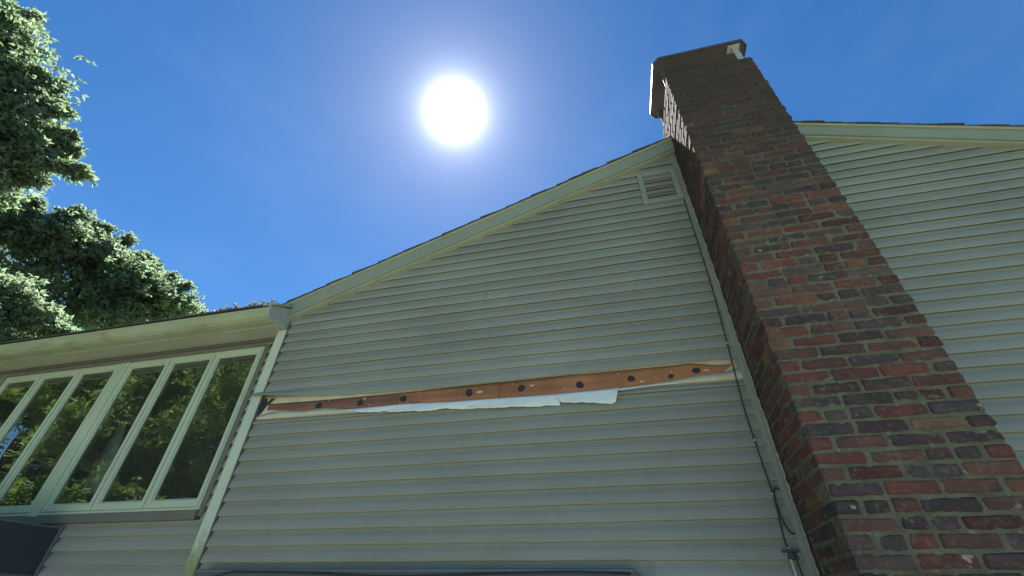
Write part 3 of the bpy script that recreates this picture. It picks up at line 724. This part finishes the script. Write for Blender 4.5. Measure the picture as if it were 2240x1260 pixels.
for ui, (a, b_) in enumerate(wx):
    fr = MB(); frame_ring(fr, a, b_, wz0, wz1, .018, .022, .022, W - .036, W + .06)
    sw = (b_ - a) / 3
    for j in (1, 2): fr.bbox(a + j * sw - .011, a + j * sw + .011, W - .030, W + .06, wz0 + .022, wz1 - .022, .002)
    win = fr.build('window', M_TRIM, house); win['label'] = lab[ui]
    for j in range(3):
        xa = a + j * sw + (.019 if j == 0 else .0125); xb_ = a + (j + 1) * sw - (.019 if j == 2 else .0125)
        s = MB(); frame_ring(s, xa, xb_, wz0 + .0235, wz1 - .0235, .034, .040, .058, W - .044, W - .008, .005)
        frame_ring(s, xa + .0345, xb_ - .0345, wz0 + .082, wz1 - .064, .010, .010, .010, W - .030, W - .010, .003)
        s.build('sash', M_TRIM, win)
        p = MB(); xg0, xg1, zg0, zg1 = xa + .030, xb_ - .030, wz0 + .075, wz1 - .058
        p.add([(xg0, W - .020, zg0), (xg1, W - .020, zg0), (xg1, W - .020, zg1), (xg0, W - .020, zg1)], [(0, 1, 2, 3)])
        p.build('pane', M_GLASS, win)

# wing roof, soffit, gutter, end cap
zs = H + 2.250
rw = MB(); YF, YE = 2.800, 8.9
rw.add([(WX0 - .2, YF - .03, H + 2.368), (-3.10, YF - .03, H + 2.368), (-3.10, YE, H + 2.368 + (YE - YF) * .5), (WX0 - .2, YE, H + 2.368 + (YE - YF) * .5),
        (WX0 - .2, YF - .03, H + 2.352), (-3.10, YF - .03, H + 2.352), (-3.10, YE, H + 2.352 + (YE - YF) * .5), (WX0 - .2, YE, H + 2.352 + (YE - YF) * .5)],
       [(0, 1, 2, 3), (7, 6, 5, 4), (0, 4, 5, 1), (1, 5, 6, 2), (2, 6, 7, 3), (3, 7, 4, 0)])
wroof = rw.build('wing_roof', M_SHINGLE, house)
gt = MB()
gt.prism_x([(2.985, zs + .006), (2.855, zs - .006), (2.815, zs + .012), (2.800, zs + .05), (2.792, zs + .085), (2.788, H + 2.345), (2.80, H + 2.352), (2.985, H + 2.42)], WX0 - .1, -3.145)
gt.build('gutter', M_GUTTER, wroof)
sf = MB(); sf.bbox(WX0, -3.125, 2.987, W - .016, zs + .016, zs + .032, .002); sf.build('wing_soffit', M_SOFFIT, wroof)
sf = MB(); sf.bbox(WX0, -3.13, 2.975, 2.998, zs - .004, zs + .03, .003); sf.bbox(WX0, -3.13, 2.880, 2.892, zs - .008, zs + .006, .002)
sf.build('soffit_moulding', M_GUTTER, wroof)
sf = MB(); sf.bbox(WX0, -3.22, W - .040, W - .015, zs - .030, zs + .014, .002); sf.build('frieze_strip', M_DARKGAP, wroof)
ec = MB(); ec.prism_x([(D + .10, zs - .004), (2.80, zs - .004), (2.786, zs + .03), (2.782, H + 2.352), (D + .10, H + 2.352 + (D + .10 - 2.78) * .5)], -3.143, -3.120)
ec.build('gutter_end', M_ENDCAP, wroof)
ec = MB(); ec.prism_x([(D - .09, H + 2.368 + (D - .09 - 2.80) * .5), (2.765, H + 2.345), (2.765, H + 2.362), (D - .09, H + 2.388 + (D - .09 - 2.80) * .5)], -3.20, -3.085)
ec.build('drip_edge', M_SOFFIT, wroof)
for gx in (-4.62, -6.45, -8.3):
    gj = MB(); gj.prism_x([(2.985, zs + .003), (2.853, zs - .009), (2.812, zs + .010), (2.797, zs + .05), (2.789, zs + .085), (2.785, H + 2.340), (2.80, H + 2.350), (2.985, H + 2.418)], gx - .022, gx + .022)
    gj.build('gutter_joint', M_GUTTER, wroof)
for i in range(7):
    gj = MB(); gx = -3.5 - i * .81; gj.tube([(gx, 2.784, H + 2.325), (gx, 2.80, H + 2.325)], .008, 8); gj.build('hanger_nail', M_GALV, wroof)
# debris that has built up along the gutter lip
db = MB(); rs = random.Random(5)
for i in range(420):
    x = -3.15 - abs(rs.gauss(0, 1.1)); s = rs.uniform(.006, .018) * (1 if x > -4.2 else .6)
    y = 2.80 + rs.uniform(-.02, .10); z = H + 2.368 + (y - 2.77) * .5 + rs.uniform(-.004, .008)
    a = rs.uniform(0, 6.28)
    db.add([(x + s * math.cos(a + q) * rs.uniform(.6, 1.4), y + s * math.sin(a + q) * .8, z + rs.uniform(-.3, .8) * s) for q in (0, 1.6, 3.1, 4.7)] + [(x, y, z + s)],
           [(0, 1, 4), (1, 2, 4), (2, 3, 4), (3, 0, 4)])
o = db.build('gutter_debris', M_MOSS); tag(o, 'brown leaf debris lying along the gutter lip of the wing', 'debris', kind='stuff')

# box canopy under the window, only its dark flank in view
cb = MB(); cb.bbox(-7.2, -4.82, 2.45, W - .016, 1.79, 2.13, .006)
canopy = empty('canopy', (0, 0, 0), 'dark slate boxed canopy projecting from the wing wall below the windows', 'canopy')
cb.build('canopy_box', M_SLATE, canopy)
cb = MB(); cb.bbox(-4.8195, -4.80, W - .045, W - .016, 1.775, 2.145, .003); cb.bbox(-4.8195, -4.805, 2.44, W - .046, 1.775, 1.795, .003); cb.bbox(-4.8195, -4.808, 2.44, W - .046, 2.128, 2.140, .003)
cb.build('edge_frame', M_SLATE_E, canopy)

# ------------------------------------------------------------------ cables beside the chimney
cw = MB(); YC = D - .034
main = smooth_pts([(.872, YC, 4.75), (.868, YC, 4.29), (.862, YC - .004, 3.72), (.842, YC, 3.20), (.816, YC - .008, 2.72), (.820, YC, 2.50), (.822, YC - .006, 2.30), (.828, YC, 2.18), (.820, YC, 2.08), (.810, YC, 1.96), (.812, YC - .02, 1.905)])
cw.tube(main, .0042, 7)
lp = smooth_pts([(.868, YC, 2.213), (.848, YC - .006, 2.222), (.832, YC - .01, 2.200), (.827, YC - .012, 2.16), (.826, YC - .012, 2.10), (.833, YC - .01, 2.04), (.850, YC - .008, 1.99), (.872, YC - .002, 1.985)])
cab = empty('cable', (.82, D, 1.6), 'thin black service cable hanging down the siding beside the chimney', 'cable'); cab.location = (0, 0, 0)
cw.build('wire', M_CABLE, cab, True)
cw = MB(); cw.tube(lp, .0045, 7); cw.build('wire_loop', M_CABLE, cab, True)
for z in (2.5, 2.185, 3.2):
    ck = MB(); ck.bbox(.812 if z < 3 else .83, .830 if z < 3 else .852, YC - .006, YC + .01, z, z + .012, .002)
    ck.build('cable_clip', M_GALV, cab)
bk = MB(); YB = D - .05
bk.bbox(.775, .862, YB, YB + .012, 1.895, 1.907, .003); bk.bbox(.800, .826, YB - .01, YB + .02, 1.860, 1.895, .004); bk.bbox(.835, .845, YB, YB + .02, 1.858, 1.895, .003)
br_ = empty('cable_bracket', (0, 0, 0), 'small dark metal bracket clamping the cable near the bottom of the wall', 'bracket')
bk.build('bracket_bar', mat('bracket_metal', (.07, .065, .07), .5, .5, noise=(30, .3)), br_)
bk = MB()
for x_, z_ in ((.79, 1.888), (.812, 1.915), (.853, 1.885), (.858, 1.862)):
    bk = MB(); bk.tube([(x_, YB - .012, z_), (x_, YB + .004, z_)], .005, 8); bk.build('bolt', M_GALV, br_, True)
cd = MB(); cd.tube([(.806, YB, 1.862), (.812, YB + .005, 1.6), (.815, YB + .01, .3)], .0075, 9)
tag(cd.build('conduit', mat('conduit_pvc', (.6, .58, .52), .5, .4), None, True), 'pale thin conduit running down from the cable bracket', 'conduit')
c2 = MB(); c2.tube(smooth_pts([(.835, YB, 1.862), (.84, YB, 1.78), (.856, YB, 1.70), (.86, YB, 1.4), (.86, YB, .5)]), .0045, 7)
c2.build('wire_tail', M_CABLE, cab, True)
# cable lying along the hood
c3 = MB(); pts = [(-3.05 + i * .12, D - .125 - .006 * math.sin(i * .9), 1.790 + .012 * math.sin(i * .35) - (.02 * max(0, 3 - i)) - .0012 * max(0, i - 19)) for i in range(26)]
c3.tube(smooth_pts(pts, 3), .0055, 7)
tag(c3.build('hood_cable', M_CABLE, None, True), 'black cable draped along the hood at the foot of the gable wall', 'cable')

# ------------------------------------------------------------------ seedlings and twig on the gutter
def sprout(x, y, h, seed):
    rs = random.Random(seed); z = H + 2.368 + (y - 2.77) * .5 - .006
    root = empty('seedling', (x, y, z), 'x', 'seedling', 'small seedlings sprouting from the wing gutter')
    st = MB(); lf = MB(); n = rs.choice([2, 3, 3])
    for q in range(n):
        a = rs.uniform(0, 6.28); hh = h * rs.uniform(.6, 1.05); tx = rs.uniform(-.25, .25)
        tip = Vector((tx * hh + .004 * q, rs.uniform(-.2, .2) * hh, hh)); st.tube([(0, 0, 0), tip * .5, tip], [.0016, .0012, .0008], 5)
        for l in range(rs.choice([4, 5, 6])):
            an = l * 2.4 + a; ll = rs.uniform(.022, .042); p = tip * rs.uniform(.55, 1.0)
            d = Vector((math.cos(an), math.sin(an), rs.uniform(.2, 1.1))).normalized(); s_ = d.cross(Vector((0, 0, 1))).normalized() * ll * .2
            up = Vector((0, 0, .003))
            lf.add([p, p + d * ll * .45 + s_, p + d * ll, p + d * ll * .45 - s_], [(0, 1, 2, 3)])
    st.build('stem', M_BARK, root); lf.build('leaves', M_SPROUT, root)
    return root
labs = {0: 'seedling closest to the corner end of the gutter', 1: 'second seedling from the corner end of the gutter'}
SP = [(-3.17, .055), (-3.30, .060), (-3.345, .050), (-3.39, .065), (-3.44, .045), (-3.57, .060), (-3.62, .050), (-3.70, .062), (-3.755, .040), (-3.86, .030), (-3.98, .022)]
words = ['nearest the corner end cap', 'second from the corner end cap', 'third from the corner end cap', 'fourth from the end cap, tallest of its clump', 'fifth from the corner end cap, short', 'sixth from the corner end cap',
         'seventh from the corner end cap', 'eighth from the corner end cap, upright and leafy', 'ninth from the corner end cap, small', 'tiny one further left along the lip', 'last tiny one, farthest left']
for i, (x, h) in enumerate(SP):
    s = sprout(x, 2.82 + .02 * math.sin(i * 2.3), h * 1.15, 40 + i); s['label'] = 'green seedling rooted on the gutter lip, ' + words[i]
tw = MB(); tw.tube([(-2.99 - .09, 2.84, H + 2.398), (-3.04 - .09, 2.83, H + 2.425), (-3.09 - .10, 2.80, H + 2.465)], [.0028, .002, .001], 6)
tw.tube([(-3.13, 2.83, H + 2.425), (-3.11, 2.82, H + 2.445)], [.0014, .0008], 5)
tag(tw.build('twig', M_BARK), 'bare brown twig sticking up at the corner of the wing roof', 'twig')

# ------------------------------------------------------------------ trees
def leaves_mesh(clumps, size, seed, name, m_, parent, per=260, droop=.15, shape='maple', boughs=()):
    rg = np.random.default_rng(seed); P = []; Dv = []
    for cxyz, rad, dens in clumps:
        c_ = np.array(cxyz); ntw = int(per * dens)
        nb = max(5, int(9 * dens))                      # boughs of the clump, each a fan of twigs
        bd = rg.normal(size=(nb, 3)) + np.array([.6, .1, -.05]); bd /= np.linalg.norm(bd, axis=1)[:, None]
        bl = rg.uniform(.75, 1.45, nb); which = rg.integers(0, nb, ntw)
        s0 = rg.uniform(.25, 1.0, ntw) ** .7
        tip = c_ + (bd[which] * bl[which][:, None] * s0[:, None] + rg.normal(scale=1, size=(ntw, 3)) * (.27 * (1.15 - .45 * s0))[:, None]) * rad * np.array([1, 1, .8])
        dirt = bd[which] + rg.normal(scale=.45, size=(ntw, 3)); dirt[:, 2] -= droop; dirt /= np.linalg.norm(dirt, axis=1)[:, None]
        for whorl in range(3):
            wp = tip - dirt * (whorl * size * .85) + rg.normal(scale=size * .12, size=(ntw, 3))
            for q in range(5 if whorl == 0 else 4):
                dd = dirt * .55 + rg.normal(scale=.75, size=(ntw, 3)); dd /= np.linalg.norm(dd, axis=1)[:, None]
                P.append(wp + dd * size * .12); Dv.append(dd)
    for a_, b2 in boughs:
        a_ = np.array(a_); b2 = np.array(b2); ln = np.linalg.norm(b2 - a_); ax = (b2 - a_) / ln; nt = int(95 * ln)
        s0 = rg.uniform(.0, 1.0, nt)
        side = rg.normal(size=(nt, 3)); side -= (side @ ax)[:, None] * ax; side /= np.linalg.norm(side, axis=1)[:, None]; side[:, 2] *= .55
        wd = .42 * min(ln, 2.0) * np.clip(1.06 - s0, 0, 2) ** .8 * rg.uniform(.05, 1, nt) * (1 + .5 * np.sin(s0 * 13 + ln * 9)) + rg.uniform(0, .12, nt)
        tip = a_ + ax * (ln * s0)[:, None] + side * wd[:, None]; tip[:, 2] += .10 * ln * np.sin(s0 * 3.0) - .03 * ln
        dirt = ax * .8 + side * .8 + rg.normal(scale=.3, size=(nt, 3)); dirt /= np.linalg.norm(dirt, axis=1)[:, None]
        for whorl in range(3):
            wp = tip - dirt * (whorl * size * .95)
            for q in range(5):
                dd = dirt * .6 + rg.normal(scale=.7, size=(nt, 3)); dd /= np.linalg.norm(dd, axis=1)[:, None]
                P.append(wp + dd * size * .12); Dv.append(dd)
    P = np.concatenate(P); Dv = np.concatenate(Dv); n = len(P)
    # leaf frame
    nrm_ = rg.normal(size=(n, 3)) * .75 + np.array([0, 0, 1.0]); nrm_ /= np.linalg.norm(nrm_, axis=1)[:, None]
    t_ = Dv + rg.normal(scale=.15, size=(n, 3)); t_ -= (t_ * nrm_).sum(1)[:, None] * nrm_; t_ /= np.linalg.norm(t_, axis=1)[:, None]
    b_ = np.cross(nrm_, t_); sz = size * rg.uniform(.6, 1.15, n)
    if shape == 'maple':
        S = np.array([(0, 0, 0), (-.30, .40, -.05), (-.16, .55, .03), (0, 1.0, -.12), (.16, .55, .03), (.30, .40, -.05)])
    else:
        S = np.array([(0, 0, 0), (-.22, .35, 0), (-.2, .7, -.03), (0, 1.0, -.08), (.2, .7, -.03), (.22, .35, 0)])
    k = len(S)
    V = P[:, None, :] + sz[:, None, None] * (S[None, :, 0, None] * b_[:, None, :] + S[None, :, 1, None] * t_[:, None, :] + S[None, :, 2, None] * nrm_[:, None, :])
    V = V.reshape(-1, 3)
    me = bpy.data.meshes.new(name); me.vertices.add(len(V)); me.vertices.foreach_set('co', V.ravel())
    me.loops.add(n * k); me.loops.foreach_set('vertex_index', np.arange(n * k, dtype=np.int32))
    me.polygons.add(n); me.polygons.foreach_set('loop_start', (np.arange(n) * k).astype(np.int32)); me.polygons.foreach_set('loop_total', np.full(n, k, np.int32))
    me.materials.append(m_); me.update(calc_edges=True)
    o = bpy.data.objects.new(name, me); COL.objects.link(o); o.parent = parent
    return o
def tree(name, base, top, r0, clumps, size, label, group, m_leaf, seed, per=260, shape='maple', boughs=()):
    root = empty(name, (0, 0, 0), label, 'tree', group)
    rs = random.Random(seed); b = Vector(base); t = Vector(top)
    tr = MB(); n = 9; pts = [b.lerp(t, i / n) + Vector((rs.uniform(-.12, .12), rs.uniform(-.12, .12), 0)) * (1 if 0 < i < n else 0) for i in range(n + 1)]
    tr.tube(pts, [r0 * (1 - .85 * i / n) * (1.25 if i == 0 else 1) for i in range(n + 1)], 10)
    tr.build('trunk', M_BARK, root, True)
    lb = MB()
    for c_, rad, dn in clumps:
        c_ = Vector(c_); h = min(max((c_.z - b.z - (c_ - b).xy.length * .55) / max(.1, t.z - b.z), .12), .95)
        s = b.lerp(t, h); mid = s.lerp(c_, .5) + Vector((0, 0, -.10 * (c_ - s).length + .1))
        q = smooth_pts([s, mid, c_], 4); R1 = r0 * .30 * (1.15 - h)
        lb.tube(q, [R1 * (1 - .8 * i / len(q)) + .008 for i in range(len(q))], 6)
        for _ in range(7):
            e = c_ + Vector((rs.gauss(0, 1), rs.gauss(0, 1), rs.gauss(0, .8))).normalized() * rad * rs.uniform(.6, .95)
            st_ = mid.lerp(c_, rs.uniform(.3, 1)); lb.tube([st_, st_.lerp(e, .5) + Vector((0, 0, .05 * rad)), e], [R1 * .3 + .006, R1 * .18 + .004, .004], 5)
    for a_, b2 in boughs:
        a_, b2 = Vector(a_), Vector(b2); lb.tube([a_, a_.lerp(b2, .5) + Vector((0, 0, .1)), b2], [.03, .015, .004], 5)
    lb.build('limbs', M_BARK, root, True)
    leaves_mesh(clumps, size, seed, 'crown', m_leaf, root, per, shape=shape, boughs=boughs)
    return root

CL_A = [((-11.96, 0.94, 11.67), 0.73, 1.0), ((-12.1, 1.59, 11.59), 0.56, 0.8), ((-12.4, 1.59, 10.8), 1.07, 1.5), ((-11.95, 2.3, 10.55), 0.55, .9), ((-12.35, 2.49, 10.13), 0.96, 1.4), ((-11.75, 2.8, 9.46), 0.55, .9), ((-12.14, 2.99, 9.26), 0.79, 1.1), ((-12.74, 2.56, 9.35), 1.26, 1.5), ((-12.49, 0.61, 11.57), 1.04, 1.2), ((-12.5, 3.16, 8.76), 0.5, 0.6),
        ((-13.8, .2, 11.2), 1.3, 1.2), ((-13.8, 1.6, 12.6), 1.2, 1.2), ((-14.2, .4, 9.3), 1.4, 1.2), ((-12.6, -1.0, 10.2), 1.3, 1.2), ((-13.2, .6, 13.6), .9, 1.0), ((-14.6, 2.4, 10.4), 1.3, 1.0)]
CL_B = [((-16.23, 5.05, 10.56), 0.82, 0.9), ((-15.5, 5.66, 10.53), 0.84, 0.9), ((-15.67, 6.6, 10.77), 0.9, 0.9), ((-16.38, 6.17, 9.69), 1.09, 1.0), ((-15.31, 7.4, 10.6), 0.99, 1.0), ((-15.97, 7.15, 9.67), 1.07, 1.1), ((-14.74, 8.47, 10.07), 1.05, 1.0), ((-14.01, 8.9, 9.84), 0.7, 0.7), ((-15.25, 8.59, 9.48), 1.07, 0.9), ((-15.5, 8.12, 9.03), 0.88, 0.9), ((-15.33, 7.34, 8.03), 0.8, 0.8), ((-17.27, 5.06, 9.97), 1.18, 1.0), ((-16.99, 5.96, 8.62), 1.16, 0.9), ((-15.6, 5.9, 8.3), 1.0, 1.0), ((-16.2, 6.6, 7.6), 1.1, 1.0), ((-15.9, 5.2, 7.4), 1.0, .9), ((-15.3, 6.6, 7.6), .8, .8), ((-14.6, 8.1, 8.6), .8, .8), ((-16.6, 5.0, 9.2), .9, .9)]
CL_C = [((-12.67, 4.67, 7.0), 0.57, 1.0), ((-12.18, 5.09, 6.61), 0.54, 1.0), ((-12.66, 4.69, 6.31), 0.76, 1.0), ((-12.07, 5.59, 6.49), 0.46, 0.8), ((-12.43, 5.26, 6.11), 0.59, 0.8), ((-13.0, 5.4, 5.6), .8, 1.0), ((-13.3, 4.4, 5.4), .8, 1.0)]
BG_A = [((-12.46, 0.98, 11.83), (-11.9, 1.52, 12.52)), ((-12.62, 1.41, 11.57), (-12.06, 1.85, 11.76)), ((-12.85, 1.18, 11.87), (-12.34, 1.24, 12.69)), ((-12.29, 1.63, 10.64), (-11.65, 2.41, 11.31)), ((-12.34, 1.99, 10.38), (-11.71, 2.61, 11.52)), ((-12.11, 2.16, 10.02), (-11.42, 2.95, 10.85)), ((-12.59, 2.29, 9.9), (-11.97, 2.81, 11.37)), ((-11.95, 2.45, 9.41), (-11.23, 3.29, 10.23)), ((-12.1, 2.7, 9.17), (-11.36, 3.54, 10.09)), ((-11.8, 2.69, 8.76), (-10.95, 3.83, 9.5)), ((-12.36, 2.93, 8.79), (-11.66, 3.6, 9.88)), ((-12.15, 2.94, 8.45), (-11.47, 3.52, 9.07)), ((-13.01, 1.55, 11.44), (-12.47, 1.78, 12.45)), ((-12.72, 2.7, 9.37), (-12.1, 3.13, 10.66))]
BG_B = [((-15.98, 5.8, 9.66), (-15.51, 5.63, 11.24)), ((-16.08, 6.37, 9.45), (-15.6, 6.23, 11.55)), ((-16.15, 6.75, 9.75), (-15.61, 6.72, 11.75)), ((-15.73, 6.19, 9.94), (-15.35, 5.79, 11.51)), ((-15.96, 7.19, 9.7), (-15.34, 7.33, 11.78)), ((-15.84, 7.43, 9.87), (-15.05, 7.9, 11.38)), ((-15.88, 7.82, 9.78), (-15.03, 8.36, 11.41)), ((-15.51, 8.11, 9.56), (-14.56, 8.78, 11.07)), ((-15.25, 8.16, 9.38), (-14.08, 9.17, 10.83)), ((-15.14, 8.37, 9.14), (-13.92, 9.41, 10.37)), ((-15.23, 8.62, 9.13), (-13.96, 9.69, 10.1)), ((-16.07, 5.54, 9.8), (-15.75, 4.93, 11.19)), ((-16.39, 5.21, 9.92), (-16.06, 4.56, 11.15)), ((-16.66, 5.01, 9.8), (-16.35, 4.28, 11.0)), ((-15.18, 7.65, 9.37), (-14.08, 8.6, 10.06)), ((-15.32, 7.15, 8.54), (-14.49, 7.67, 10.19))]
tree('broadleaf_tree', (-13.4, .9, 0), (-13.2, 1.0, 12.4), .28, CL_A, .135, 'tall grey green broadleaf tree with drooping branch tips at the left edge', None, M_LEAF_A, 1, per=95, boughs=BG_A)
tree('broadleaf_tree', (-16.2, 7.4, 0), (-15.8, 7.2, 10.4), .30, CL_B, .150, 'rounded leafy tree rising behind the low wing roof', None, M_LEAF_B, 2, per=105, boughs=BG_B)
tree('broadleaf_tree', (-12.9, 5.1, 0), (-12.7, 5.0, 6.6), .12, CL_C, .125, 'small pale sunlit tree just over the roof at the far left', None, M_LEAF_B, 3, per=170)

# trees across the lawn behind the viewer: what the window panes mirror
def round_tree(base, h, spread, seed, label, n=24, size=.14, per=330):
    rs = random.Random(seed); cl = []
    for i in range(n):
        a = rs.uniform(0, 6.28); hh = rs.uniform(.22, 1.0); k = spread * math.sin(min(1, (1.08 - hh) * 1.5) * 1.3) * rs.uniform(.35, 1)
        cl.append(((base[0] + math.cos(a) * k, base[1] + math.sin(a) * k, h * hh), spread * rs.uniform(.30, .46), 1.0))
    tree('lawn_tree', base, (base[0], base[1], h * .95), .25, cl, size, label, 'trees across the lawn, mirrored in the windows', M_LEAF_C, seed, per, shape='oval')
round_tree((-15.0, -3.6, 0), 7.6, 2.6, 61, 'yellow green tree mirrored in the left window unit')
round_tree((-12.5, -5.6, 0), 11.0, 3.0, 62, 'taller sunlit tree mirrored in the middle of the window panes')
round_tree((-18.5, -8.5, 0), 11.0, 3.6, 63, 'broad tree mirrored behind the nearer ones in the window panes')
round_tree((-9.5, -8.5, 0), 12.0, 3.4, 64, 'dark leafy tree mirrored in the right window unit')
round_tree((-14.0, -13.5, 0), 13.0, 3.8, 65, 'tallest tree mirrored at the back in the window panes')
round_tree((-19.5, -3.8, 0), 12.5, 3.4, 66, 'very tall tree mirrored at the far left of the window panes')
round_tree((-22.5, -1.8, 0), 9.5, 3.0, 67, 'wide low tree mirrored low in the leftmost pane')
